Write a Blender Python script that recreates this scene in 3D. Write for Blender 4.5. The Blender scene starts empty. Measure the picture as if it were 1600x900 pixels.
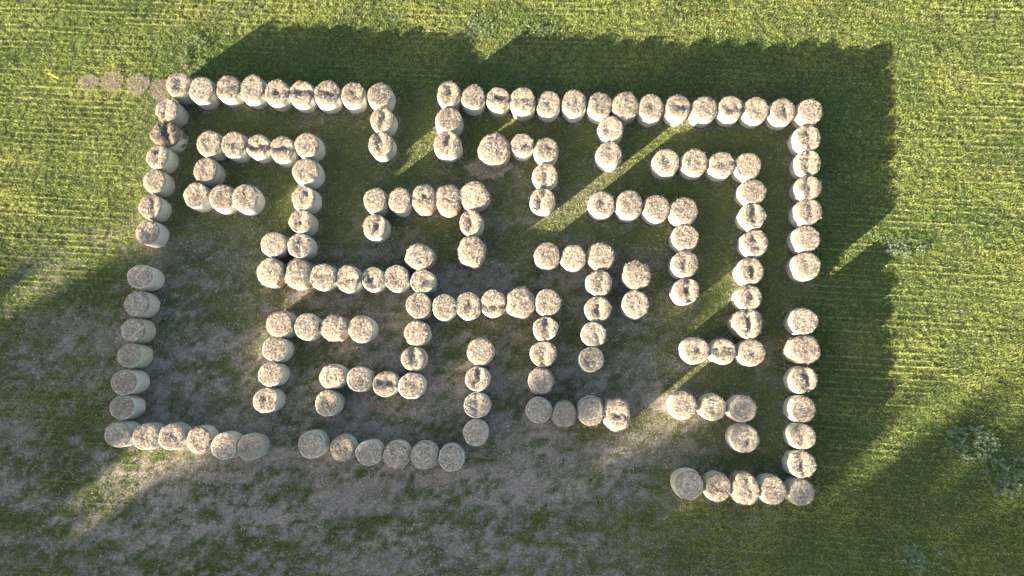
import bpy, math, random
import numpy as np

random.seed(7)
rng = np.random.default_rng(11)
S = bpy.context.scene
COL = S.collection

# ------------------------------------------------------------------ camera
F_PX, CX, CY = 1080.0, 800.0, 450.0          # focal length in photo pixels
CAM_H = 42.0
NADIR = (825.0, 600.0)
BALE_H = 1.26

def rot_between(a, b):
    a = a / np.linalg.norm(a); b = b / np.linalg.norm(b)
    v = np.cross(a, b); c = a @ b
    K = np.array([[0, -v[2], v[1]], [v[2], 0, -v[0]], [-v[1], v[0], 0]])
    return np.eye(3) + K + K @ K / (1 + c)

n_cam = np.array([(NADIR[0]-CX)/F_PX, -(NADIR[1]-CY)/F_PX, -1.0])
RM = rot_between(n_cam, np.array([0, 0, -1.0]))     # camera -> world

def unproj(px, py, z=0.0):
    d = RM @ np.array([(px-CX)/F_PX, -(py-CY)/F_PX, -1.0])
    t = (z-CAM_H)/d[2]
    return np.array([d[0]*t, d[1]*t, z])

cam = bpy.data.cameras.new('drone_camera')
cam.sensor_width = 36.0
cam.lens = 36.0*F_PX/1600.0
cam.clip_start = 0.5
cam.clip_end = 6000
co = bpy.data.objects.new('drone_camera', cam); COL.objects.link(co)
from mathutils import Matrix
co.matrix_world = Matrix.Translation((0, 0, CAM_H)) @ Matrix([list(r) for r in RM]).to_4x4()
S.camera = co

# ------------------------------------------------------------------ light
SUN_EL = 10.4
SUN_AZ = 38.5                    # shadows run this many degrees up from +X
el, az = math.radians(SUN_EL), math.radians(SUN_AZ)
DIR = np.array([math.cos(az), math.sin(az)])
PERP = np.array([-math.sin(az), math.cos(az)])
from mathutils import Vector
ldir = Vector((math.cos(az)*math.cos(el), math.sin(az)*math.cos(el), -math.sin(el)))
sl = bpy.data.lights.new('sun', 'SUN'); sl.energy = 5.0; sl.angle = math.radians(0.53)
sl.color = (1.0, 0.88, 0.69)
so = bpy.data.objects.new('sun', sl); COL.objects.link(so)
so.rotation_euler = ldir.to_track_quat('-Z', 'Y').to_euler()
so.location = (-30, -20, 40)
W = bpy.data.worlds.new('World'); S.world = W; W.use_nodes = True
nt = W.node_tree; nt.nodes.clear()
sky = nt.nodes.new('ShaderNodeTexSky'); sky.sky_type = 'NISHITA'; sky.sun_disc = False
sky.sun_elevation = el
tos = -ldir                       # towards the sun
sky.sun_rotation = math.atan2(tos.x, tos.y)
sky.air_density = 1.0; sky.dust_density = 1.7; sky.ozone_density = 1.0
bg = nt.nodes.new('ShaderNodeBackground'); bg.inputs[1].default_value = 0.058
ow = nt.nodes.new('ShaderNodeOutputWorld')
nt.links.new(sky.outputs[0], bg.inputs[0]); nt.links.new(bg.outputs[0], ow.inputs[0])
S.view_settings.view_transform = 'Standard'
S.view_settings.look = 'None'
S.view_settings.exposure = 2.88
S.view_settings.gamma = 1.0
S.view_settings.use_curve_mapping = False

# ------------------------------------------------------------------ noise
class VNoise:
    def __init__(self, seed, n=256):
        self.t = np.random.default_rng(seed).random((n, n)); self.n = n
    def __call__(self, x, y):
        xi = np.floor(x).astype(int); yi = np.floor(y).astype(int)
        fx = x-xi; fy = y-yi
        fx = fx*fx*(3-2*fx); fy = fy*fy*(3-2*fy)
        n = self.n; t = self.t
        a = t[xi % n, yi % n]; b = t[(xi+1) % n, yi % n]
        c = t[xi % n, (yi+1) % n]; d = t[(xi+1) % n, (yi+1) % n]
        return (a*(1-fx)+b*fx)*(1-fy)+(c*(1-fx)+d*fx)*fy
    def fbm(self, x, y, o=4):
        s = 0; a = 0.5; tot = 0
        for k in range(o):
            s = s+a*self(x*2**k+17.3*k, y*2**k+5.1*k); tot += a; a *= 0.5
        return s/tot
N1, N2, N3, N4 = VNoise(1), VNoise(2), VNoise(3), VNoise(4)
def smooth(a, b, x):
    t = np.clip((x-a)/(b-a), 0, 1); return t*t*(3-2*t)

# ------------------------------------------------------------------ materials
def mat(name):
    m = bpy.data.materials.new(name); m.use_nodes = True
    t = m.node_tree; t.nodes.clear()
    out = t.nodes.new('ShaderNodeOutputMaterial')
    return m, t, out
def nd(t, typ, **kw):
    n = t.nodes.new(typ)
    for k, v in kw.items(): setattr(n, k, v)
    return n
def ramp(t, fac, stops):
    r = nd(t, 'ShaderNodeValToRGB'); e = r.color_ramp.elements
    while len(e) < len(stops): e.new(0.5)
    for i, (p, c) in enumerate(stops):
        e[i].position = p; e[i].color = (*c, 1)
    t.links.new(fac, r.inputs[0]); return r.outputs[0]
def noise(t, scale, detail=4, rough=0.6, vec=None):
    n = nd(t, 'ShaderNodeTexNoise'); n.inputs['Scale'].default_value = scale
    n.inputs['Detail'].default_value = detail; n.inputs['Roughness'].default_value = rough
    if vec is not None: t.links.new(vec, n.inputs['Vector'])
    return n.outputs['Fac']
def geo_pos(t, scale=None):
    g = nd(t, 'ShaderNodeNewGeometry')
    if scale is None: return g.outputs['Position']
    m = nd(t, 'ShaderNodeMapping'); m.inputs['Scale'].default_value = scale
    t.links.new(g.outputs['Position'], m.inputs['Vector']); return m.outputs[0]
def mixc(t, a, b, fac, blend='MIX'):
    m = nd(t, 'ShaderNodeMix', data_type='RGBA', blend_type=blend)
    for s, v in ((0, fac), (6, a), (7, b)):
        if hasattr(v, 'is_linked'): t.links.new(v, m.inputs[s])
        else: m.inputs[s].default_value = v if s == 0 else (*v, 1)
    return m.outputs[2]
def bump(t, h, strength, dist=0.05):
    b = nd(t, 'ShaderNodeBump'); b.inputs['Strength'].default_value = strength
    b.inputs['Distance'].default_value = dist
    t.links.new(h, b.inputs['Height']); return b.outputs[0]

def make_ground_mat():
    m, t, out = mat('soil_and_thatch')
    at = nd(t, 'ShaderNodeAttribute', attribute_name='dry')
    n1 = noise(t, 4.5, 8, 0.8, geo_pos(t, (0.5, 1.8, 1)))
    n2 = noise(t, 22.0, 4, 0.7, geo_pos(t))
    wet = ramp(t, n2, [(0.3, (0.045, 0.062, 0.020)), (0.7, (0.115, 0.130, 0.042))])
    dry = ramp(t, n2, [(0.25, (0.165, 0.132, 0.113)), (0.75, (0.55, 0.455, 0.395))])
    ad = nd(t, 'ShaderNodeMath', operation='MULTIPLY_ADD')
    t.links.new(n1, ad.inputs[0]); ad.inputs[1].default_value = 0.5
    sb = nd(t, 'ShaderNodeMath', operation='SUBTRACT'); t.links.new(at.outputs['Fac'], sb.inputs[0]); sb.inputs[1].default_value = 0.25
    t.links.new(sb.outputs[0], ad.inputs[2])
    ad.use_clamp = True
    c = mixc(t, wet, dry, ad.outputs[0])
    p = nd(t, 'ShaderNodeBsdfPrincipled'); p.inputs['Roughness'].default_value = 0.95
    p.inputs['Specular IOR Level'].default_value = 0.1
    t.links.new(c, p.inputs['Base Color'])
    t.links.new(bump(t, noise(t, 14, 6, 0.75, geo_pos(t)), 0.9, 0.06), p.inputs['Normal'])
    t.links.new(p.outputs[0], out.inputs[0]); return m

def make_leaf_mat(name, trans=0.3, gain=1.0):
    m, t, out = mat(name)
    at = nd(t, 'ShaderNodeAttribute', attribute_name='tint')
    d = nd(t, 'ShaderNodeBsdfDiffuse'); t.links.new(at.outputs['Color'], d.inputs[0])
    tr = nd(t, 'ShaderNodeBsdfTranslucent'); t.links.new(at.outputs['Color'], tr.inputs[0])
    mx = nd(t, 'ShaderNodeMixShader'); mx.inputs[0].default_value = trans
    t.links.new(d.outputs[0], mx.inputs[1]); t.links.new(tr.outputs[0], mx.inputs[2])
    t.links.new(mx.outputs[0], out.inputs[0]); return m

def make_hay_mat(name, lo, mid, hi):
    m, t, out = mat(name)
    oi = nd(t, 'ShaderNodeObjectInfo')
    n = noise(t, 15, 8, 0.85, geo_pos(t))
    n2 = noise(t, 2.2, 3, 0.6, geo_pos(t))
    c = ramp(t, n, [(0.31, lo), (0.48, mid), (0.70, hi)])
    c2 = mixc(t, c, (0.62, 0.58, 0.52), n2, 'MULTIPLY')
    hv = nd(t, 'ShaderNodeHueSaturation')
    mr = nd(t, 'ShaderNodeMapRange'); mr.inputs[3].default_value = 0.86; mr.inputs[4].default_value = 1.12
    t.links.new(oi.outputs['Random'], mr.inputs[0]); t.links.new(mr.outputs[0], hv.inputs['Value'])
    mc = mixc(t, c, c2, 0.45)
    t.links.new(mc, hv.inputs['Color'])
    p = nd(t, 'ShaderNodeBsdfPrincipled'); p.inputs['Roughness'].default_value = 0.9
    p.inputs['Specular IOR Level'].default_value = 0.15
    t.links.new(hv.outputs[0], p.inputs['Base Color'])
    t.links.new(bump(t, noise(t, 14, 8, 0.85, geo_pos(t)), 1.0, 0.13), p.inputs['Normal'])
    t.links.new(p.outputs[0], out.inputs[0]); return m

def make_wrap_mat():
    m, t, out = mat('white_net_wrap')
    oi = nd(t, 'ShaderNodeObjectInfo')
    n = noise(t, 5, 7, 0.75, geo_pos(t, (1, 1, 2.2)))
    c = ramp(t, n, [(0.28, (0.36, 0.345, 0.30)), (0.5, (0.54, 0.53, 0.495)), (0.72, (0.66, 0.65, 0.625))])
    st = noise(t, 3.5, 5, 0.7, geo_pos(t, (0.6, 0.6, 5)))
    c = mixc(t, c, (0.36, 0.34, 0.25), ramp(t, st, [(0.42, (0, 0, 0)), (0.75, (0.5, 0.5, 0.5))]))
    rr = ramp(t, oi.outputs['Random'], [(0.0, (1.0, 0.98, 0.95)), (0.45, (0.96, 0.95, 0.90)), (0.7, (0.82, 0.84, 0.72)), (1.0, (0.76, 0.72, 0.67))])
    g = mixc(t, c, rr, 1.0, 'MULTIPLY')
    w = nd(t, 'ShaderNodeTexWave', wave_type='BANDS', bands_direction='Z')
    w.inputs['Scale'].default_value = 7; w.inputs['Distortion'].default_value = 3.5
    w.inputs['Detail'].default_value = 3
    t.links.new(geo_pos(t), w.inputs['Vector'])
    p = nd(t, 'ShaderNodeBsdfPrincipled'); p.inputs['Roughness'].default_value = 0.55
    p.inputs['Specular IOR Level'].default_value = 0.3
    t.links.new(g, p.inputs['Base Color'])
    b1 = bump(t, w.outputs['Fac'], 0.5, 0.025)
    b = nd(t, 'ShaderNodeBump'); b.inputs['Strength'].default_value = 0.35; b.inputs['Distance'].default_value = 0.05
    t.links.new(n, b.inputs['Height']); t.links.new(b1, b.inputs['Normal'])
    t.links.new(b.outputs[0], p.inputs['Normal'])
    t.links.new(p.outputs[0], out.inputs[0]); return m

def make_bark_mat():
    m, t, out = mat('bark')
    c = ramp(t, noise(t, 5, 5, 0.7, geo_pos(t, (3, 3, 0.6))), [(0.3, (0.05, 0.04, 0.03)), (0.7, (0.15, 0.12, 0.09))])
    p = nd(t, 'ShaderNodeBsdfPrincipled'); p.inputs['Roughness'].default_value = 0.95
    t.links.new(c, p.inputs['Base Color']); t.links.new(p.outputs[0], out.inputs[0]); return m
def make_plain(name, c):
    m, t, out = mat(name)
    cc = ramp(t, noise(t, 30, 3), [(0.3, tuple(v*0.8 for v in c)), (0.7, c)])
    p = nd(t, 'ShaderNodeBsdfPrincipled'); p.inputs['Roughness'].default_value = 0.6
    t.links.new(cc, p.inputs['Base Color']); t.links.new(p.outputs[0], out.inputs[0]); return m

M_GROUND = make_ground_mat()
M_GRASS = make_leaf_mat('grass_blades', 0.5)
M_WEED = make_leaf_mat('weed_leaves', 0.2)
M_STRAW = make_leaf_mat('straw_stalks', 0.15)
M_TREELEAF = make_leaf_mat('tree_leaves', 0.3)
M_HAY = make_hay_mat('pale_hay', (0.19, 0.145, 0.11), (0.43, 0.345, 0.27), (0.63, 0.53, 0.43))
M_HAYOLD = make_hay_mat('weathered_hay', (0.11, 0.08, 0.055), (0.22, 0.17, 0.12), (0.34, 0.28, 0.21))
M_WRAP = make_wrap_mat()
M_BARK = make_bark_mat()
M_YELLOW = make_plain('yellow_plastic', (0.75, 0.58, 0.03))

# ------------------------------------------------------------------ mesh helpers
def mesh_obj(name, verts, faces, m, parent=None, smooth_shade=False, tint=None, loc=None):
    """verts (n,3) array; faces (k,3|4) array or list of such arrays; one linked object"""
    if not isinstance(faces, list): faces = [faces]
    me = bpy.data.meshes.new(name)
    verts = np.asarray(verts, dtype=np.float32)
    nl = sum(f.size for f in faces); nf = sum(len(f) for f in faces)
    me.vertices.add(len(verts)); me.vertices.foreach_set('co', verts.ravel())
    me.loops.add(nl); me.polygons.add(nf)
    me.loops.foreach_set('vertex_index', np.concatenate([f.ravel() for f in faces]).astype(np.int32))
    tot = np.concatenate([np.full(len(f), f.shape[1]) for f in faces]).astype(np.int32)
    st = np.concatenate([[0], np.cumsum(tot)[:-1]]).astype(np.int32)
    me.polygons.foreach_set('loop_start', st)
    me.polygons.foreach_set('loop_total', tot)
    if smooth_shade: me.polygons.foreach_set('use_smooth', np.ones(nf, dtype=bool))
    if tint is not None:
        a = me.attributes.new('tint', 'FLOAT_COLOR', 'POINT')
        c = np.ones((len(verts), 4), dtype=np.float32); c[:, :3] = tint
        a.data.foreach_set('color', c.ravel())
    me.update(calc_edges=True)
    me.materials.append(m)
    o = bpy.data.objects.new(name, me); COL.objects.link(o)
    if parent is not None: o.parent = parent
    if loc is not None: o.location = loc
    return o
def empty(name, loc):
    o = bpy.data.objects.new(name, None); COL.objects.link(o); o.location = loc
    o.empty_display_size = 0.3
    return o
def tag(o, label=None, cat=None, group=None, kind=None):
    if label: o['label'] = label
    if cat: o['category'] = cat
    if group: o['group'] = group
    if kind: o['kind'] = kind
    return o
def sticks(P, yaw, pitch, L, Wd):
    """flat four-sided straws centred on P"""
    n = len(P)
    d = np.stack([np.cos(yaw)*np.cos(pitch), np.sin(yaw)*np.cos(pitch), np.sin(pitch)], 1)
    s = np.stack([-np.sin(yaw), np.cos(yaw), np.zeros(n)], 1)
    hl = (L/2)[:, None]*d; hw = (Wd/2)[:, None]*s
    V = np.empty((n, 4, 3)); V[:, 0] = P-hl-hw; V[:, 1] = P+hl-hw; V[:, 2] = P+hl+hw; V[:, 3] = P-hl+hw
    return V.reshape(-1, 3), np.arange(4*n).reshape(-1, 4)

# ------------------------------------------------------------------ bales
# x, y, width, height of the top in photo pixels; wrap: w plain, r white rim over the top, s shaggy without wrap
# hollow: n none, h/v worn groove along the row, d round dish; depth; look
B = {}
def b(key, x, y, w, h, wrap='w', hol='n', dep=0.0, look='pale'):
    B[key] = dict(x=x, y=y, w=w, h=h, wrap=wrap, hol=hol, dep=dep, look=look)
b('A1',277.5,131.5,42,39,'w','d',.5); b('A2',314.4,139.6,41,43); b('A3',354.3,137,38,41,'w','h',.5)
b('A4',393.5,137.3,40,45,'w','d',.5); b('A5',431.5,142.8,40,41,'w','h',.8); b('A6',470.3,145,40.5,42,'w','h',1.1)
b('A7',510,145.8,41,43,'w','h',.8); b('A8',550.5,146.7,39,39,'w','d',.5); b('A9',592.3,147.5,40,40)
b('A10',596.7,185,39,40,'w','v',.7); b('A11',594.5,224,41,41,'w','v',.9)
b('B1',261,171,39,38,'w','v',.6); b('B2',256,209,44,40,'s','v',1.35,'weathered'); b('B3',245.7,244.3,37,38.5,'w','v',.7)
b('B4',240,282.3,37,38); b('B5',233.3,321.8,38,39,'w','v',.5); b('B6',229,361.8,39,39,'w','d',.6)
b('C1',219.5,433,45,37,'r'); b('C2',212.5,473.8,42,41); b('C3',206.8,515.3,41,39.5); b('C4',202.8,555.5,40.5,37.5,'r','d',.6)
b('C5',195.3,596.5,46,39.5,'r'); b('C6',189.8,637,41,38,'r','d',.4); b('C7',183,678.5,45,41)
b('D1',225.3,682.5,42,42,'r','d',.4); b('D2',266.5,682.5,41,42,'r','d',.5); b('D3',308.8,687.5,41,45,'w','n'); b('D4',350.3,696.8,42,44,'r')
b('D5',390,699,40,43,'r','d',.7)
b('E1',485.8,694.5,43,45,'r'); b('E2',532.5,701,41,43,'w','d',.7); b('E3',575,707.8,42,41,'r'); b('E4',618.8,710.8,43,44)
b('E5',661.5,713,44,46); b('E6',703.8,715.5,41,44,'r'); b('E7',742.8,676.3,40,43,'r'); b('E8',744.8,633.3,43,41,'r','v',.5)
b('E9',746.3,592.5,40,39,'r','v',1.0); b('E10',750,549.3,43,44)
b('F1',701,145.8,38,41,'w','v',.7); b('F2',738.5,150.5,39,39); b('F3',778.3,152.8,38,37,'w','h',.9); b('F4',817.3,157.5,40,44,'w','h',.5)
b('F5',857.5,160,38,40,'w','d',.9); b('F6',897.5,160,39,42,'w','d',.4); b('F7',937.8,163,39,42); b('F8',977.5,164.3,41,46,'s')
b('F9',1017.5,166.3,40,43,'w','d',.6); b('F10',1059.5,166.3,40,40,'w','h',.7); b('F11',1101.8,169,42,40); b('F12',1142.5,167.8,39,40,'w','h',.7)
b('F13',1182,169.3,41,41,'w','d',.4); b('F14',1223.8,172.5,41,41,'w','v',.6); b('F15',1266.8,172.5,41,41)
b('F1a',699.5,186.3,43,41); b('F1b',699,224.5,44,42,'w','v',.7)
b('J1',955.8,198.3,40,39,'w','d',.7); b('J2',953,240,41,40,'w','v',.4)
b('G1',1262.5,214.5,43,42,'w','v',.8); b('G2',1265,253,41,41,'w','v',1.1); b('G3',1265,292.5,42,38,'w','v',1.1); b('G4',1264.3,330,44,41,'w','v',.6)
b('G5',1262,371.5,44,41); b('G6',1262,415,46,44,'w','d',.6)
b('H1',1258,501,45,43,'w','d',.8); b('H2',1258,546.8,49,45,'s','v',.4); b('H3',1257,593,44,44,'w','v',.9); b('H4',1255.5,639,42,43,'w','d',.5)
b('H5',1255.5,682,42,42,'w','v',.8); b('H6',1255,725.8,45,44,'w','v',.7); b('H7',1253.8,770,42,44)
b('I1',1077,757.5,48,49); b('I2',1123.5,762,42,48,'w','h',.5); b('I3',1166.3,764.3,44,51,'s','v',.6); b('I4',1208.8,767,42,48)
b('K1',325.8,223,41,41,'w','d',.4); b('K2',365,224.5,39,42,'w','d',.5); b('K3',401.8,227.5,37,38,'w','h',1.1); b('K4',439.5,231.8,41,41,'w','h',.8)
b('K5',480,225.8,41,39); b('K6',477.5,267,44,43); b('K7',474.5,308.8,40,40,'w','v',1.0); b('K8',470.3,345.8,39,36,'r','v',1.1)
b('K9',467.5,383.5,39,40,'r','v',.4); b('K10',426.5,381,41,39,'r'); b('K11',422.5,424.5,43,45,'s'); b('K12',465,426.8,42,46,'s')
b('K13',503.8,432,42,42,'r','h',.6); b('K14',543.3,434.8,41,43,'w','h',.5); b('K15',582,435.8,37,39,'R','d',1.3); b('K16',619.3,434.5,39,43,'r','d',.5)
b('K17',660.3,438.8,40,37,'r','h',.7); b('K18',655,400.5,44,42,'s'); b('K19',653.8,477,40,41,'r','d',.3)
b('L1',319.5,265.5,40,41,'w','v',.4); b('L2',306.3,305,39,40,'r','d',.4); b('L3',344.3,308,41,42); b('L4',381.5,308,42,45,'w','n',0)
b('M1',586,312.3,38,40); b('M2',624.3,312,37,41); b('M3',661.5,309.3,39,46,'s','h',.7); b('M4',700,310.5,40,47,'s'); b('M5',740.8,304.5,46,45,'s')
b('M6',736.3,347,37,41,'w','v',1.1); b('M7',736.8,391.3,44,47,'s'); b('M8',585.8,353.3,40,41,'w','v',1.0)
b('N1',772,231.3,50,49,'s'); b('N2',816.3,224.8,37,35,'w','h',1.0); b('N3',853,233.8,39,40,'w','d',.5); b('N4',851.8,272.5,41,39,'w','v',.6)
b('N5',847.8,311.8,40,40,'w','v',.7)
b('O1',1042.5,251.8,43,42,'w','d',.6); b('O2',1085.8,251.8,42,42,'w','d',.6); b('O3',1128.5,255.5,42,40,'w','h',.6); b('O4',1170,258,41,42)
b('O5',1177,298.3,43,40); b('O6',1178,336.8,41,40,'w','v',1.0); b('O7',1181.8,379.5,42,43,'w','v',.9); b('O8',1174.5,421.8,41,43,'w','v',.9)
b('O9',1172,464.3,39,41,'w','v',.9); b('O10',1168.8,504.5,48,46,'s','v',1.2); b('O11',1175.5,550,43,44,'w','d',.5); b('O12',1130.8,548,40,42,'w','h',1.0)
b('O13',1088,546.8,45,43,'w','d',.6)
b('P1',940.8,317.5,41,42,'w','d',.7); b('P2',983.8,318.8,42,46); b('P3',1026.3,323.8,43,42); b('P4',1070,328.8,45,43)
b('P5',1072.5,370,43,42); b('P6',1071.3,412,43,43,'w','v',.6); b('P7',1072.5,453.8,43,41,'w','v',1.1)
b('Q1',855.3,398.3,42,42); b('Q2',896.8,401,41,42); b('Q3',939.8,398.5,44,44); b('Q4',936.8,440.5,43,41,'w','v',.7)
b('Q5',935.3,481.8,43,41,'w','v',.9); b('Q6',928.8,521.3,41,39,'r','v',.4); b('Q7',924,561.8,40,40,'r','d',1.0)
b('R1',995,429.3,45,44,'s'); b('R2',994,474.5,43,45)
b('S1',692.8,479.5,38,43,'r'); b('S2',731.8,477.5,39,44,'r','d',.6); b('S3',770.5,472.5,41,44,'w','h',.9); b('S4',812.5,471.8,44,50,'s')
b('S5',855.5,472,41,42,'r','d',.5); b('S6',852.5,513.3,40,38,'R','v',1.1); b('S7',849.5,552,43,42,'w','v',.9); b('S8',845.3,595.5,41,44)
b('S9',841.8,641,41,43,'r'); b('S10',882.5,647.3,39,44); b('S11',923.3,641.8,43,49); b('S12',964.3,648,43,52,'s','h',.6)
b('T1',437,506.3,45,42,'w'); b('T2',479,510.3,38,43,'r'); b('T3',521.3,512,43,42,'s'); b('T4',564.3,513.8,42,43,'r')
b('T5',428.8,545,42,40,'r'); b('T6',422.5,584.3,41,38,'r'); b('T7',415.5,625.5,41,40,'r','d',1.0)
b('U1',650.8,519.5,41,41); b('U2',645,560,41,39,'w','v',1.0); b('U3',642.5,602.3,41,43,'R','d',.4); b('U4',601.8,600,41,41,'r','h',.9)
b('U5',560.3,592.5,40,41,'R'); b('U6',518.5,587.5,42,40); b('U7',511,630,39,43,'r','d',.7)
b('V1',1070,633.8,45,45); b('V2',1115.8,636.3,42,42,'w','d',.6); b('V3',1162.5,638.8,45,43); b('V4',1165,684.5,47,46,'w','v',.6)

ORD = ['first','second','third','fourth','fifth','sixth','seventh','eighth','ninth','tenth','eleventh','twelfth','thirteenth','fourteenth','fifteenth']
RUNS = [
 (['A%d'%i for i in range(1,10)], '%s from left in upper left outer row'),
 (['A10','A11'], '%s below right end of upper left outer row'),
 (['B%d'%i for i in range(1,7)], '%s below corner in upper left outer column'),
 (['C%d'%i for i in range(1,8)], '%s from top in lower left outer column'),
 (['D%d'%i for i in range(1,6)], '%s right of corner in lower left outer row'),
 (['E%d'%i for i in range(1,7)], '%s from left in bottom row between two gaps'),
 (['E%d'%i for i in range(7,11)], '%s up from right end of bottom middle row'),
 (['F%d'%i for i in range(1,16)], '%s from left in long upper right outer row'),
 (['F1a','F1b'], '%s below left end of long upper right row'),
 (['J1','J2'], '%s below middle of long upper right row'),
 (['G%d'%i for i in range(1,7)], '%s below corner in upper right outer column'),
 (['H%d'%i for i in range(1,8)], '%s from top in lower right outer column'),
 (['I%d'%i for i in range(1,5)], '%s from left in lower right outer row'),
 (['K%d'%i for i in range(1,6)], '%s from left in upper left inner row'),
 (['K%d'%i for i in range(6,10)], '%s below right end of upper left inner row'),
 (['L1'], '%s below left end of upper left inner row'),
 (['L2','L3','L4'], '%s from left in three bale row at upper left'),
 (['K10'], 'alone left of the upper left inner column foot'),
 (['K%d'%i for i in range(11,18)], '%s from left in seven bale row left of centre'),
 (['K18'], 'alone above right end of seven bale row'),
 (['K19','S1','S2','S3','S4','S5'], '%s from left in six bale row at centre'),
 (['M%d'%i for i in range(1,6)], '%s from left in five bale row above centre'),
 (['M6','M7'], '%s below right end of five bale row above centre'),
 (['M8'], 'alone below left end of five bale row'),
 (['N1','N2','N3'], '%s from left in three bale row below top gap'),
 (['N4','N5'], '%s below right end of three bale top row'),
 (['O%d'%i for i in range(1,5)], '%s from left in upper right inner row'),
 (['O%d'%i for i in range(5,12)], '%s from top in long right inner column'),
 (['O12','O13'], '%s left of the foot of long right inner column'),
 (['P%d'%i for i in range(1,5)], '%s from left in four bale row right of centre'),
 (['P5','P6','P7'], '%s below right end of four bale row at right'),
 (['Q1','Q2','Q3'], '%s from left in three bale row beside centre'),
 (['Q4','Q5','Q6','Q7'], '%s below right end of three bale row beside centre'),
 (['R1','R2'], '%s from top of detached pair right of centre'),
 (['S6','S7','S8'], '%s below right end of six bale centre row'),
 (['S9','S10','S11','S12'], '%s from left in four bale row below centre'),
 (['U1','U2'], '%s below left end of six bale centre row'),
 (['U6','U5','U4','U3'], '%s from left in four bale row lower left of centre'),
 (['U7'], 'alone below left end of lower four bale row'),
 (['T1','T2','T3','T4'], '%s from left in left inner row'),
 (['T5','T6','T7'], '%s below left end of left inner row'),
 (['V1','V2','V3'], '%s from left in three bale row at lower right'),
 (['V4'], 'alone below the three bale row at lower right'),
]
LABEL = {}
for keys, ph in RUNS:
    for i, k in enumerate(keys):
        d = B[k]
        if d['wrap'] == 's': lk = 'shaggy unwrapped'
        elif d['hol'] in 'hv' and d['dep'] >= .7: lk = 'groove topped'
        elif d['hol'] == 'd' and d['dep'] >= .6: lk = 'hollow topped'
        elif d['wrap'] in 'rR': lk = 'white rimmed'
        else: lk = 'level topped'
        if k == 'B2': lk = 'split weathered'
        LABEL[k] = lk + ' round hay bale, ' + (ph % ORD[i] if '%' in ph else ph)
assert len(LABEL) == len(B), set(B)-set(LABEL)
assert all(len(v.split()) <= 16 for v in LABEL.values()), [v for v in LABEL.values() if len(v.split()) > 16]
assert len(set(LABEL.values())) == len(B)

NSEG = 64
TH = np.linspace(0, 2*np.pi, NSEG, endpoint=False)
bale_xy = []
straw_cols = np.array([[0.64,0.54,0.43],[0.53,0.43,0.335],[0.73,0.63,0.53],[0.36,0.28,0.205],[0.62,0.50,0.35]])

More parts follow.
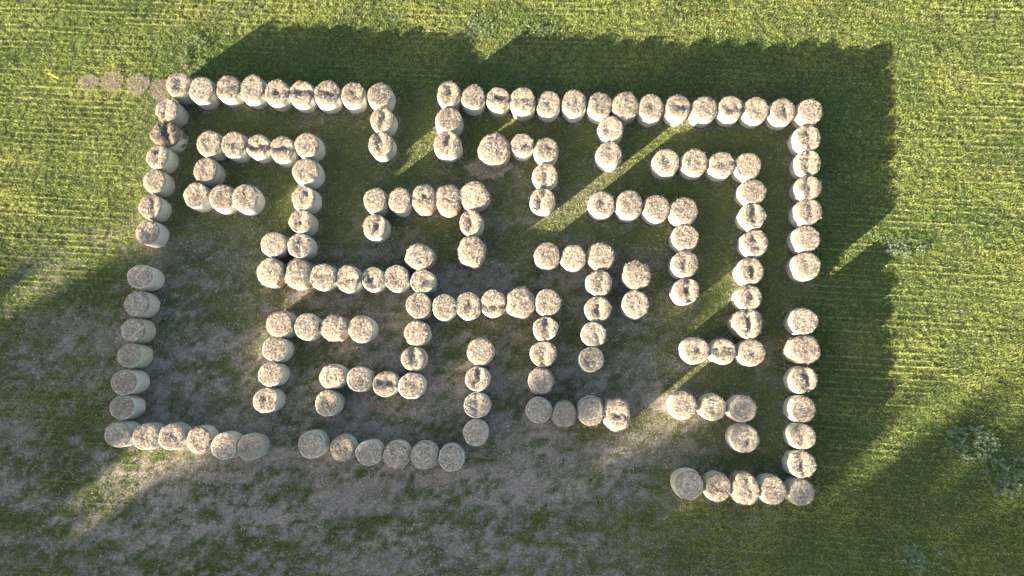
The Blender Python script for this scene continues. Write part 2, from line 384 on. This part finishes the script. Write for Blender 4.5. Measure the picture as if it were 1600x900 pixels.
def build_bale(key, d, idx):
    r = np.random.default_rng(1000+idx)
    H = BALE_H*(1+r.normal(0, 0.015))
    c = unproj(d['x'], d['y'], BALE_H)
    wl = unproj(d['x']-d['w']/2, d['y'], BALE_H); wr = unproj(d['x']+d['w']/2, d['y'], BALE_H)
    hu = unproj(d['x'], d['y']-d['h']/2, BALE_H); hd = unproj(d['x'], d['y']+d['h']/2, BALE_H)
    rx = np.linalg.norm(wr-wl)/2; ry = np.linalg.norm(hu-hd)/2
    av = (rx+ry)/2
    shag = d['wrap'] == 's'
    fit = 0.985 if shag else 0.965
    rx = fit*(0.75*rx+0.25*av); ry = fit*(0.75*ry+0.25*av)
    bale_xy.append((c[0], c[1], max(rx, ry)))
    root = empty('hay_bale', (c[0], c[1], -0.015))
    root.rotation_euler = (r.normal(0, 0.018), r.normal(0, 0.018), 0)
    tag(root, LABEL[key], 'hay bale', 'round hay bales forming the maze walls')
    # uneven outline
    out = np.zeros(NSEG)
    for k in range(2, 9):
        out += (0.034 if shag else 0.017)/(k**0.5)*r.normal()*np.cos(k*TH+r.random()*6.28)
    out = 1+out
    nx, ny = r.random(2)*200
    gw = r.uniform(0.17, 0.24)
    ang = {'h': 0.0, 'v': np.pi/2}.get(d['hol'], 0)+r.normal(0, 0.12)
    off = r.normal(0, 0.09)
    amp = 0.075 if shag else (0.035 if d['wrap'] in 'rR' else 0.05)
    if key == 'B2': amp = 0.2
    sqz = r.uniform(0.6, 1.6)
    tiltx, tilty = r.normal(0, 0.02, 2)
    def top_z(x, y, rr):
        z = H+tiltx*x+tilty*y
        z = z-(0.09 if shag else 0.05)*np.clip(rr, 0, 1.2)**9
        z = z+amp*0.5*(N1.fbm(x*4.5+nx, y*4.5+ny, 4)-0.5)*2+0.035*(N2.fbm(x*15+nx, y*15+ny, 2)-0.5)*2
        if shag: z = z+0.05*(1-rr**2)
        hn = 0.35+1.3*smooth(0.3, 0.7, N3.fbm(x*3.1+ny, y*3.1+nx, 3))
        if d['hol'] in 'hv':
            q = -x*math.sin(ang)+y*math.cos(ang)-off
            a = x*math.cos(ang)+y*math.sin(ang)
            z = z-0.135*hn*d['dep']*np.exp(-((q+0.25*(N2(a*2.2+nx, a*0+ny)-0.5))/gw)**2)*(1-0.6*rr**6)*(0.55+0.45*np.exp(-(a/0.5)**2))
            z = z+0.04*d['dep']*np.exp(-((q+0.42)/0.2)**2)
        elif d['hol'] == 'd':
            z = z-0.105*hn*d['dep']*np.exp(-(((x-off)**2*sqz+(y-off*.5)**2/sqz)/(gw*1.7)**2))
        return z
    wrapped = not shag
    # core: side rings then top rings
    prof = [(0.0, 0.97), (0.12, 1.0), (0.4, 1.01), (0.7, 1.005), (0.9, 0.995)]
    V = []
    inset = 0.965 if wrapped else 1.0
    out_w = out
    out = out*(0.965 if d['wrap'] == 'w' else 1.0)
    jit = 0.035 if shag else 0.008
    for f, s in prof:
        rj = out*s*inset+jit*(N3(TH*6/6.283*3+nx, np.full(NSEG, f*9)+ny)-0.5)*2
        V.append(np.stack([rx*rj*np.cos(TH), ry*rj*np.sin(TH), np.full(NSEG, f*H)], 1))
    rads = [1.0, 0.975, 0.93, 0.87, 0.8, 0.72, 0.63, 0.54, 0.45, 0.36, 0.27, 0.18, 0.09]
    for q in rads:
        rj = out*q
        x = rx*rj*np.cos(TH); y = ry*rj*np.sin(TH)
        V.append(np.stack([x, y, top_z(x, y, np.full(NSEG, q))], 1))
    nr = len(V)
    V = np.concatenate(V+[np.array([[0, 0, float(top_z(np.array([0.0]), np.array([0.0]), np.array([0.0]))[0])]])])
    i = np.arange(NSEG); j = (i+1) % NSEG
    Fq = np.concatenate([np.stack([k*NSEG+i, k*NSEG+j, (k+1)*NSEG+j, (k+1)*NSEG+i], 1) for k in range(nr-1)])
    Ft = np.stack([(nr-1)*NSEG+i, (nr-1)*NSEG+j, np.full(NSEG, nr*NSEG)], 1)
    hm = M_HAYOLD if d['look'] == 'weathered' else M_HAY
    mesh_obj('hay_body', V, [Fq, Ft], hm, root, True)
    # net wrap shell
    out_h = out; out = out_w
    if wrapped:
        rag = N4.fbm(np.cos(TH)*3+nx+50, np.sin(TH)*3+ny+50, 3)-0.5
        R = []
        wr_prof = [(0.01, 1.0), (0.12, 1.028), (0.28, 1.04), (0.45, 1.04), (0.62, 1.032), (0.8, 1.018)]
        wob = 0.010*(N2(TH*8/6.283*2+nx, np.full(NSEG, 3.3)+ny)-0.5)*2
        for f, s in wr_prof:
            w2 = 0.014*(N3.fbm(np.cos(TH)*4+nx, np.sin(TH)*4+ny+f*5, 3)-0.5)*2
            rj = out*s+wob+w2
            R.append(np.stack([rx*rj*np.cos(TH), ry*rj*np.sin(TH), np.full(NSEG, f*H)], 1))
        if d['wrap'] == 'w':
            zt = H*0.955+rag*0.10
            R.append(np.stack([rx*(out*1.0+wob)*np.cos(TH), ry*(out*1.0+wob)*np.sin(TH), np.minimum(zt, H*0.975)-0.06], 1))
            rj = out*0.985+wob
            R.append(np.stack([rx*rj*np.cos(TH), ry*rj*np.sin(TH), np.minimum(zt, H*0.985)], 1))
        else:
            rj = out*1.008+wob
            R.append(np.stack([rx*rj*np.cos(TH), ry*rj*np.sin(TH), np.full(NSEG, H*0.93)], 1))
            base = 0.13 if d['wrap'] == 'R' else 0.065
            wid = np.clip(base+rag*0.12, 0.02, 0.3)
            for fr in (0.0, 0.5, 1.0):
                q = 0.995-wid*fr
                x = rx*out*q*np.cos(TH); y = ry*out*q*np.sin(TH)
                R.append(np.stack([x, y, top_z(x, y, q)+0.022-0.006*fr], 1))
        n2 = len(R); R = np.concatenate(R)
        Fw = np.concatenate([np.stack([k*NSEG+i, k*NSEG+j, (k+1)*NSEG+j, (k+1)*NSEG+i], 1) for k in range(n2-1)])
        mesh_obj('net_wrap', R, Fw, M_WRAP, root, True)
    out = out_h
    # loose straw over the top and round the rim
    smooth_brightened = key in SMOOTH_BRIGHTENED
    n = 820 if smooth_brightened else (900 if shag else 820)
    a = r.random(n)*2*np.pi; q = np.sqrt(r.random(n))*(0.98 if shag else 0.97)
    o_i = np.interp(a, np.append(TH, 2*np.pi), np.append(out, out[0]))
    x = rx*o_i*q*np.cos(a); y = ry*o_i*q*np.sin(a)
    z = top_z(x, y, q)+0.012+r.random(n)*(0.012 if smooth_brightened else 0.035)
    tang = a+np.pi/2
    yaw = np.where(r.random(n) < (0.75 if smooth_brightened else 0.4), tang+r.normal(0, 0.35, n), r.random(n)*np.pi*2)
    pit = r.normal(0, 0.06 if smooth_brightened else 0.24, n)
    L = r.uniform(0.07, 0.20, n)*np.where(q > .85, .5, 1); wd = r.uniform(0.008, 0.019, n)
    # rim fringe
    m = 40 if smooth_brightened or d['wrap'] in 'rR' else (300 if shag else 34)
    if d['wrap'] in 'rR': m = 12
    a2 = r.random(m)*2*np.pi
    o2 = np.interp(a2, np.append(TH, 2*np.pi), np.append(out, out[0]))
    dens = N3.fbm(np.cos(a2)*2+nx, np.sin(a2)*2+ny, 2)
    zr = np.full(m, H)-0.05+r.normal(0, 0.03, m)
    if shag: zr = H*(1-0.8*r.random(m)**1.5)-0.03
    ln = r.uniform(0.07, 0.18, m)*(1.3 if shag else 1.0)*(0.4+1.2*dens)
    P2 = np.stack([rx*o2*np.cos(a2)*0.985, ry*o2*np.sin(a2)*0.985, zr], 1)
    yaw2 = a2+r.normal(0, 0.6, m); pit2 = r.normal(-0.25, 0.5, m)
    P = np.concatenate([np.stack([x, y, z], 1), P2])
    Vs, Fs = sticks(P, np.concatenate([yaw, yaw2]), np.concatenate([pit, pit2]), np.concatenate([L, ln]), np.concatenate([wd, r.uniform(0.007, 0.016, m)]))
    tc = 0.95*straw_cols[r.integers(0, 5, n+m)]*r.uniform(0.75, 1.15, (n+m, 1))
    gn = N3.fbm(P[:, 0]*9+nx, P[:, 1]*9+ny, 2)
    tc = tc*(0.82+0.42*smooth(.25, .75, gn))[:, None]
    if smooth_brightened: tc = tc*1.25  # straw colour lightened to lift the shade on these mostly unlit tops
    if d['look'] == 'weathered': tc = tc*0.6
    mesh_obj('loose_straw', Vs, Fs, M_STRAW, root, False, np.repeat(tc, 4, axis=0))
    if key == 'B2':                                   # torn sheet of wrap hanging on the lower side
        aa = np.linspace(-2.0, 0.35, 20)
        rows = []
        for f in (0.02, 0.25, 0.5, 0.7, 0.82):
            sc = 1.05+0.03*np.sin(aa*7+f*9)
            rows.append(np.stack([rx*sc*np.cos(aa), ry*sc*np.sin(aa), np.full(20, f*H)+0.06*np.sin(aa*5)*f], 1))
        ii = np.arange(19)
        Fh = np.concatenate([np.stack([k*20+ii, k*20+ii+1, (k+1)*20+ii+1, (k+1)*20+ii], 1) for k in range(4)])
        mesh_obj('torn_wrap', np.concatenate(rows), Fh, M_WRAP, root, True)

SMOOTH_BRIGHTENED = {'C1','C2','C3','C7','E1','E3','E4','E5','E6','E7','S8','S9','S11','U6','Q6','D4','E8','I1','V3','R2','H7'}
for idx, (k, d) in enumerate(B.items()):
    build_bale(k, d, idx)
bale_xy = np.array(bale_xy)

# ------------------------------------------------------------------ field masks (numpy, world coordinates)
def to_px(x, y, z=0.0):
    v = np.stack([x, y, np.full_like(x, z-CAM_H)], -1) @ RM      # world -> camera
    return CX+F_PX*v[..., 0]/-v[..., 2], CY-F_PX*v[..., 1]/-v[..., 2]
def blob(px, py, cx, cy, sx, sy): return np.exp(-((px-cx)/sx)**2-((py-cy)/sy)**2)
def dryness(x, y, both=False):
    """how much of the sward has died to pale thatch (0 green .. 1 straw)"""
    px, py = to_px(x, y)
    base = (0.95*blob(px, py, 720, 800, 330, 170)+0.62*blob(px, py, 60, 800, 330, 170)+0.33*blob(px, py, 300, 520, 200, 170)
            +0.65*blob(px, py, 620, 560, 300, 130)+0.30*blob(px, py, 60, 560, 160, 110)+0.45*blob(px, py, 330, 850, 200, 120)
            +0.40*blob(px, py, 960, 540, 160, 150)+0.32*blob(px, py, 760, 380, 260, 130)+0.9*blob(px, py, 775, 262, 36, 22)
            +0.45*blob(px, py, 500, 190, 70, 16)+0.55*blob(px, py, 1060, 650, 60, 35)+0.30*blob(px, py, 1200, 620, 30, 150)+0.4*blob(px, py, 1255, 450, 25, 18)
            +0.3*blob(px, py, 655, 345, 40, 14)+0.15*blob(px, py, 60, 440, 120, 60))
    base = np.minimum(base, 0.95)
    n = N1.fbm(x*0.22+40, y*0.75+40, 5)
    n2 = 0.5*N2.fbm(x*1.3+9, y*2.6+9, 4)+0.5*N4.fbm(x*4.2+9, y*6.5+9, 2)
    inside = smooth(240, 300, px)*(1-smooth(1150, 1260, px))*smooth(120, 180, py)*(1-smooth(640, 700, py))
    v = base*(0.72-0.13*inside)+(n-0.5)*1.9*(0.12+base)+(n2-0.5)*3.6*(0.10+base)
    v = np.clip(v-0.115, 0, 1)
    return (v, base) if both else v
def worn(x, y):
    """trodden lanes inside the maze"""
    px, py = to_px(x, y)
    a = smooth(170, 240, px)*(1-smooth(1235, 1275, px))*smooth(120, 165, py)*(1-smooth(690, 800, py))
    return a

# ground sheet
xs = np.concatenate([-np.geomspace(1500, 44, 22), np.arange(-43.8, 43.9, 0.3), np.geomspace(44, 1500, 22)])
ys = np.concatenate([-np.geomspace(1500, 26, 24), np.arange(-25.8, 30.9, 0.3), np.geomspace(31, 1500, 24)])
GX, GY = np.meshgrid(xs, ys, indexing='ij')
near = ((np.abs(GX) < 44) & (GY > -26) & (GY < 31)).astype(float)
GZ = near*(-0.02-0.05*N3.fbm(GX*0.5+100, GY*0.9+100, 4))-(1-near)*0.05
nxg, nyg = GX.shape
ii, jj = np.meshgrid(np.arange(nxg-1), np.arange(nyg-1), indexing='ij')
q0 = (ii*nyg+jj).ravel()
Fg = np.stack([q0, q0+nyg, q0+nyg+1, q0+1], 1)
g = mesh_obj('ground', np.stack([GX.ravel(), GY.ravel(), GZ.ravel()], 1), Fg, M_GROUND, None, True)
da = g.data.attributes.new('dry', 'FLOAT', 'POINT')
dv = np.where(near > 0, np.clip(dryness(GX, GY)+0.06*worn(GX, GY), 0, 1), 0.2)
da.data.foreach_set('value', dv.ravel().astype(np.float32))
tag(g, kind='structure')

# bale footprints, so that nothing grows inside a bale
CELL = 0.1
occ = np.zeros((900, 600), bool)
gx = (np.arange(900)-450)*CELL; gy = (np.arange(600)-290)*CELL
for bx, by, br in bale_xy:
    i0, i1 = int((bx-br)/CELL)+449, int((bx+br)/CELL)+452
    j0, j1 = int((by-br)/CELL)+289, int((by+br)/CELL)+292
    sub = (gx[i0:i1, None]-bx)**2+(gy[None, j0:j1]-by)**2 < (br*0.93)**2
    occ[i0:i1, j0:j1] |= sub
def free(x, y):
    i = np.clip(np.rint(x/CELL).astype(int)+450, 0, 899); j = np.clip(np.rint(y/CELL).astype(int)+290, 0, 599)
    return ~occ[i, j]

# ------------------------------------------------------------------ grass
ROW = 0.385; RT = -0.055                       # stubble rows: spacing, slope
def grass(n, seed):
    r = np.random.default_rng(seed)
    x = r.uniform(-40, 40, n); y = r.uniform(-19, 28, n)
    rowamt = np.clip(0.35+smooth(0.40, 0.66, N4.fbm(x*0.10+3, y*0.14+3, 3))*1.2, 0, 1)*(1-0.8*worn(x, y))
    yr = y-RT*x+0.10*(N2(x*0.25+60, y*0.25+60)-0.5)
    k = np.rint(yr/ROW); dv_ = yr-k*ROW
    brk = smooth(0.30, 0.65, N2.fbm(x*0.28+k*7.7, k*3.3+90, 3))
    snap = r.random(n) < 0.48*rowamt*brk
    y = np.where(snap, y-dv_*0.84, y)
    onrow = snap
    dry, thin = dryness(x, y, True); wn = worn(x, y)
    lush = N1.fbm(x*0.30+80, y*0.42+80, 4)
    clump = N3.fbm(x*4.2+20, y*5.2+20, 3)
    keep = r.random(n) < np.clip((1.0-0.74*dry)*(0.35+1.1*smooth(0.25, 0.6, clump))*(1-0.12*wn), 0.05, 1)
    keep &= free(x, y)
    x, y, onrow, dry, thin, wn, lush, clump = [v[keep] for v in (x, y, onrow, dry, thin, wn, lush, clump)]
    n = len(x)
    L = r.uniform(0.05, 0.125, n)*(0.8+0.5*lush)*(1-0.25*wn)*(1-0.35*dry)*(0.65+0.75*smooth(.3,.7,clump))
    L = np.where(onrow, L*1.3, L)
    yaw = r.random(n)*2*np.pi; lean = np.abs(r.normal(0.80, 0.28, n))
    wdt = r.uniform(0.013, 0.032, n)
    base = np.stack([x, y, np.full(n, -0.04)], 1)
    s = np.stack([-np.sin(yaw), np.cos(yaw), np.zeros(n)], 1)*(wdt/2)[:, None]
    tip = base+np.stack([np.cos(yaw)*np.sin(lean), np.sin(yaw)*np.sin(lean), np.cos(lean)], 1)*L[:, None]
    V = np.empty((n, 3, 3)); V[:, 0] = base-s; V[:, 1] = base+s; V[:, 2] = tip
    # colours: green, yellow green stubble, dead straw
    g1 = np.array([0.165, 0.285, 0.06]); g2 = np.array([0.49, 0.515, 0.155]); yl = np.array([0.68, 0.65, 0.31]); st = np.array([0.42, 0.375, 0.31]); dk = np.array([0.06, 0.14, 0.04])
    m1 = np.clip(lush*1.5-0.25+r.normal(0, 0.22, n), 0, 1)[:, None]
    c = g1*(1-m1)+g2*m1
    dkm = (r.random(n) < smooth(0.45, 0.72, N2.fbm(x*0.5+30, y*0.7+30, 5))*0.85)[:, None]
    c = np.where(dkm, dk*0.6+c*0.4, c)
    c = np.where((onrow & (r.random(n) < 0.30))[:, None], yl*r.uniform(0.6, 1.1, (n, 1)), c)
    c = np.where((r.random(n) < 0.16)[:, None], yl*0.85, c)
    c = np.where((r.random(n) < np.clip(dry*0.85+0.12*wn, 0, .9))[:, None], st*r.uniform(0.6, 1.2, (n, 1)), c)
    tired = (np.clip(thin*0.72, 0, .65)*r.uniform(.5, 1, n))[:, None]
    c = c*(1-tired)+np.array([0.155, 0.185, 0.105])*tired
    c = c*(1-0.06*wn[:, None])*r.uniform(0.8, 1.2, (n, 1))
    o = mesh_obj('grass', V.reshape(-1, 3), np.arange(3*n).reshape(-1, 3), M_GRASS, None, False, np.repeat(c, 3, axis=0))
    tag(o, 'mown green meadow grass with yellow stubble rows around the bales', 'grass', kind='stuff')
grass(2300000, 5)

# loose hay on the ground: trodden straw in the lanes and in the dead patches
def loose_hay(n, seed):
    r = np.random.default_rng(seed)
    x = r.uniform(-36, 36, n); y = r.uniform(-17, 26, n)
    dry = dryness(x, y)
    k = (r.random(n) < np.clip(dry*0.9+0.03, 0, 1)) & free(x, y)
    x, y = x[k], y[k]
    m = 45000                                          # shed round the foot of the bales
    bi = r.integers(0, len(bale_xy), m); a = r.random(m)*6.283
    rr = bale_xy[bi, 2]*(0.98+np.abs(r.normal(0, 0.22, m)))
    x = np.concatenate([x, bale_xy[bi, 0]+rr*np.cos(a)]); y = np.concatenate([y, bale_xy[bi, 1]+rr*np.sin(a)])
    k = free(x, y); x, y = x[k], y[k]; n = len(x)
    P = np.stack([x, y, r.uniform(-0.03, 0.03, n)], 1)
    V, Fq = sticks(P, r.random(n)*6.283, r.normal(0, 0.15, n), r.uniform(0.06, 0.2, n), r.uniform(0.008, 0.02, n))
    c = np.array([[0.54,0.455,0.39],[0.42,0.345,0.295],[0.62,0.53,0.46],[0.26,0.21,0.175]])[r.integers(0, 4, n)]*r.uniform(0.7, 1.1, (n, 1))
    o = mesh_obj('loose_hay', V, Fq, M_STRAW, None, False, np.repeat(c, 4, axis=0))
    tag(o, 'dead pale straw litter lying in the thin patches of the field', 'straw', kind='stuff')
loose_hay(700000, 9)

# ------------------------------------------------------------------ round straw marks where bales stood
def straw_disc(name, px, py, rad, nst, label, cat, group=None, sy=1.0, ragged=0.12, tone=1.0, seed=0):
    r = np.random.default_rng(500+seed)
    c = unproj(px, py, 0.0)
    n = 40; a = np.linspace(0, 6.2832, n, endpoint=False)
    o_ = 1+ragged*(N2.fbm(np.cos(a)*2+seed*7, np.sin(a)*2+seed*3, 3)-0.5)*2
    V = []
    for q, z in ((1.0, -0.08), (0.95, -0.03), (0.8, -0.012), (0.5, 0.0), (0.2, 0.005)):
        x = rad*q*o_*np.cos(a); y = rad*sy*q*o_*np.sin(a)
        V.append(np.stack([x, y, z+0.02*(N1.fbm(x*5+seed, y*5, 3)-0.5)], 1))
    V = np.concatenate(V); i = np.arange(n); j = (i+1) % n
    F1 = np.concatenate([np.stack([k*n+i, k*n+j, (k+1)*n+j, (k+1)*n+i], 1) for k in range(4)])
    root = empty(name, (c[0], c[1], 0))
    tag(root, label, cat, group)
    mesh_obj('straw_mat', V, [F1, (4*n+i)[None, :]], M_HAY if name == 'hay_spill' else M_HAYOLD, root, True)
    q = np.sqrt(r.random(nst))*np.where(r.random(nst) < .12, 1.16, 0.99); aa = r.random(nst)*6.283
    oo = np.interp(aa, np.append(a, 6.2832), np.append(o_, o_[0]))
    P = np.stack([rad*q*oo*np.cos(aa), rad*sy*q*oo*np.sin(aa), 0.01+r.random(nst)*0.025], 1)
    Vs, Fs = sticks(P, r.random(nst)*6.283, r.normal(0, 0.16, nst), r.uniform(0.06, 0.2, nst), r.uniform(0.01, 0.022, nst))
    tc = np.array([[0.36,0.29,0.20],[0.27,0.21,0.145],[0.48,0.41,0.30],[0.17,0.135,0.09]])[r.integers(0, 4, nst)]*tone
    mesh_obj('straw', Vs, Fs, M_STRAW, root, False, np.repeat(tc, 4, axis=0))
GM = 'round straw marks left of the maze'
straw_disc('straw_patch', 138, 129, 0.68, 800, 'round brown straw patch in the grass, farthest from the maze corner', 'straw patch', GM, 0.9, 0.12, 1.2, 1)
straw_disc('straw_patch', 176, 127, 0.72, 900, 'round brown straw patch in the grass, second from the left', 'straw patch', GM, 1.0, 0.12, 1.1, 2)
straw_disc('straw_patch', 216, 132, 0.72, 900, 'round brown straw patch in the grass, third from the left', 'straw patch', GM, 1.0, 0.12, 1.15, 3)
straw_disc('straw_patch', 251, 140, 0.70, 800, 'round brown straw patch partly hidden behind the corner bale', 'straw patch', GM, 1.0, 0.12, .95, 4)
straw_disc('hay_spill', 766, 262, 1.5, 1300, 'loose pale hay spilled on the ground below a shaggy bale', 'hay spill', None, 0.6, 0.5, 1.6, 5)

# ------------------------------------------------------------------ weeds
def weed_patch(px, py, rxm, rym, n, label, seed, pale=0.5, name='weed_patch', scatter=None, leafsize=1.0):
    r = np.random.default_rng(seed)
    c = unproj(px, py, 0.0)
    if scatter is None:
        a = r.random(n)*6.283; q = np.sqrt(r.random(n))**1.3
        x = rxm*q*np.cos(a); y = rym*q*np.sin(a)
        kp = N3.fbm(x*1.6+seed, y*1.6, 3) > 0.36
        x, y = x[kp], y[kp]
    else: x, y = scatter; c = np.zeros(3)
    n = len(x); nl = 11
    cx = np.repeat(x, nl); cy = np.repeat(y, nl); N = n*nl
    hgt = np.repeat(r.uniform(0.05, 0.16, n), nl)*r.uniform(0.3, 1, N)
    yaw = r.random(N)*6.283; pit = r.normal(0.35, 0.35, N)
    L = r.uniform(0.05, 0.125, N)*leafsize; wd = L*r.uniform(0.35, 0.6, N)
    d = np.stack([np.cos(yaw)*np.cos(pit), np.sin(yaw)*np.cos(pit), np.sin(pit)], 1)
    s = np.stack([-np.sin(yaw), np.cos(yaw), np.zeros(N)], 1)
    b0 = np.stack([cx+0.02*np.cos(yaw), cy+0.02*np.sin(yaw), hgt-0.02], 1)
    V = np.empty((N, 4, 3)); V[:, 0] = b0; V[:, 1] = b0+d*(L*.5)[:, None]+s*(wd/2)[:, None]; V[:, 2] = b0+d*L[:, None]-np.array([0, 0, 1])*(L*.15)[:, None]; V[:, 3] = b0+d*(L*.5)[:, None]-s*(wd/2)[:, None]
    g_a = np.array([0.075, 0.125, 0.04]); g_b = np.array([0.25, 0.31, 0.175])
    m = np.clip(r.normal(pale, 0.2, n), 0, 1)
    col = np.repeat(g_a*(1-m[:, None])+g_b*m[:, None], nl, axis=0)*r.uniform(0.75, 1.2, (N, 1))
    o = mesh_obj(name, V.reshape(-1, 3), np.arange(4*N).reshape(-1, 4), M_WEED, None, False, np.repeat(col, 4, axis=0), (c[0], c[1], 0))
    return tag(o, label, 'weeds')
WG = 'patches of broad leaved weeds in the grass'
for args in [
 (1412, 386, 1.5, 0.75, 150, 'pale weed patch in sunlit grass right of the outer wall gap', 21, .9),
 (1518, 692, 1.8, 1.1, 190, 'grey green leafy weed patch in shaded grass at lower right', 22, .85),
 (1572, 742, 1.4, 1.3, 180, 'leafy weed patch at the lower right edge of the field', 23, .75),
 (1440, 872, 1.8, 0.8, 120, 'bluish weed patch at the bottom edge right of the maze', 24, .85),
 (305, 88, 1.0, 1.5, 130, 'pale weed patch above the upper left corner bales', 25, .75),
 (375, 12, 1.6, 0.9, 80, 'pale weed patch at the top edge above the left outer row', 26, .7),
 (748, 44, 1.2, 0.9, 80, 'sunlit weed patch above the gap in the top wall', 27, .85),
 (835, 46, 1.5, 0.7, 80, 'weed patch at the shadow edge above the long upper right row', 28, .7),
]:
    o = weed_patch(*args, leafsize=1.45 if args[1] > 600 else 0.95); o['group'] = WG
r = np.random.default_rng(77)
n = 9000
x = r.uniform(-36, 36, n); y = r.uniform(-16, 26, n)
kp = (N4.fbm(x*0.35+11, y*0.35+11, 4) > 0.52) & (dryness(x, y) < 0.25) & free(x, y) & (worn(x, y) < 0.3)
kp &= (y > 14) | ((x > 17) & (r.random(n) < 0.5)) | (r.random(n) < 0.08)
o = weed_patch(0, 0, 0, 0, 0, 'small broad leaved weeds scattered through the meadow', 78, .45, 'weeds', (x[kp], y[kp]), 0.9)
o['kind'] = 'stuff'

# ------------------------------------------------------------------ small things
def stick_thing(name, p0, p1, rad, z, label, cat, m):
    a = unproj(*p0, 0); c = unproj(*p1, 0); d = c-a; L = np.linalg.norm(d); d /= L
    s = np.array([-d[1], d[0], 0]); up = np.array([0, 0, 1.0]); V = []
    for k in range(9):
        f = k/8
        cc = a+d*L*f+s*0.015*math.sin(f*4.1)+up*(z+0.01*math.sin(f*5))
        for t in range(6): V.append(cc+rad*(s*math.cos(t*1.0472)+up*math.sin(t*1.0472)))
    i = np.arange(6); j = (i+1) % 6
    Fq = np.concatenate([np.stack([k*6+i, k*6+j, (k+1)*6+j, (k+1)*6+i], 1) for k in range(8)])
    return tag(mesh_obj(name, np.array(V), Fq, m, None, True), label, cat)
stick_thing('plastic_strip', (77, 115.5), (93, 123.5), 0.016, 0.09, 'thin yellow plastic strip lying in grass left of straw patches', 'plastic strip', M_YELLOW)

# ------------------------------------------------------------------ trees beyond the lower left edge (their shadow lies over the field)
S_T = -100.0
TAN = math.tan(el)
# skyline of the wood, read off its shadow: place across the sun, reach of the shadow into the field
SKY = [(-40,32),(-30,29),(-25,27),(-21.3,24.5),(-19.8,23),(-19.3,13),(-18.8,22),(-16.8,18),(-16.0,11),(-15.4,15.5),(-14.2,15),(-13.6,9),(-12.8,8),(-12.2,10),
       (-10,10.5),(-8.7,8),(-6.8,5),(-6.0,2),(-5.0,0),(-4.4,5),(-3.5,9.5),(-1.6,8.5),(-0.4,9.5),(0.4,3),(1.5,2),(2.7,-1),(3.4,-4.5),(4.2,-5),(5,-3),(6,-8),(6.8,-8.5),(7.4,-7.5),(8.4,-8.5),
       (8.9,-16),(9.6,-27),(11.3,-29),(11.9,-17),(12.5,-11),(13.5,-9),(14.5,-8.5),(16,-7.5),(18,-7),(19.6,-6.5),(20.6,-9),(22,-16),(24,-22.5),(27,-23),(33,-28),(45,-38)]
SKU, SKS = np.array([q[0] for q in SKY], float), np.array([q[1] for q in SKY], float)
def skyline(u, ds): return TAN*(np.interp(u, SKU, SKS)+3.0-S_T-ds)
def tree(u, ds, top, half, seed, label):
    r = np.random.default_rng(900+seed)
    p = DIR*(S_T+ds)+PERP*u
    root = empty('tree', (p[0], p[1], 0))
    tag(root, label, 'tree', 'trees along the field edge')
    # trunk with limbs
    V, Fq = [], []
    def tube(pts, rads):
        base = sum(len(v) for v in V); ring = []
        for k, (q, rr) in enumerate(zip(pts, rads)):
            t = np.arange(8)*np.pi/4
            ring.append(np.stack([q[0]+rr*np.cos(t), q[1]+rr*np.sin(t), np.full(8, q[2])], 1))
        V.append(np.concatenate(ring)); i = np.arange(8); j = (i+1) % 8
        for k in range(len(pts)-1): Fq.append(base+np.stack([k*8+i, k*8+j, (k+1)*8+j, (k+1)*8+i], 1))
    tube([(0, 0, -0.2), (0.1, 0, top*.15), (0.0, 0.15, top*.4), (0.1, 0.1, top*.7), (0, 0, top*.92)], [.38, .30, .24, .14, .04])
    for k in range(7):
        a = r.random()*6.28; z0 = top*r.uniform(.25, .7); l = half*r.uniform(.6, .95)
        tube([(0, 0, z0), (l*.5*math.cos(a), l*.5*math.sin(a), z0+l*.35), (l*math.cos(a), l*math.sin(a), z0+l*.6)], [.13, .08, .03])
    mesh_obj('trunk', np.concatenate(V), np.concatenate(Fq), M_BARK, root, True)
    # crown: clumps of leaves through an uneven volume that ends at the skyline of the wood
    ncl = int(3.4*2*half*top)
    cu = r.uniform(-half, half, ncl); cz = r.uniform(1.2, top, ncl); cd = r.normal(0, 1.5, ncl)
    rad = r.uniform(.42, .85, ncl)
    ok = np.ones(ncl, bool)
    for off in (-0.7, 0, 0.7): ok &= cz+rad*0.8 < skyline(u+cu+off*rad, ds+cd)
    over = cz+rad*0.8 < skyline(u+cu, ds+cd)+1.3
    ok |= over & (r.random(ncl) < 0.08) & (np.interp(u+cu, SKU, SKS) > -14)
    ok &= np.abs(cu) < half*(0.72+0.28*np.sin(np.clip(cz/top, 0, 1)*3.1))
    cl = np.stack([DIR[0]*cd+PERP[0]*cu, DIR[1]*cd+PERP[1]*cu, cz, rad], 1)[ok]
    per = 75
    C = np.repeat(cl, per, axis=0); n = len(C)
    dv3 = r.normal(size=(n, 3)); dv3 /= np.linalg.norm(dv3, axis=1)[:, None]
    P = C[:, :3]+dv3*(C[:, 3]*r.random(n)**0.4)[:, None]
    yaw = r.random(n)*6.283; pit = r.normal(0, .6, n)
    Vl, Fl = sticks(P, yaw, pit, r.uniform(.22, .42, n), r.uniform(.16, .28, n))
    rol = r.normal(0, .12, (n, 4, 1))*np.array([0, 0, 1.0])
    Vl = (Vl.reshape(n, 4, 3)+rol).reshape(-1, 3)
    col = np.array([0.05, 0.085, 0.025])*r.uniform(.7, 1.5, (n, 1))
    mesh_obj('crown', Vl, Fl, M_TREELEAF, root, False, np.repeat(col, 4, axis=0))
for k in range(14):
    u = 33-k*5.0
    ds = [0, 3, -2, 4, 1, -3, 2][k % 7]
    tree(u, ds, float(np.max(skyline(u+np.linspace(-2, 2, 9), ds))), 4.5, k, 'broad leafy tree at the field edge, %s from its far left end' % ORD[k])
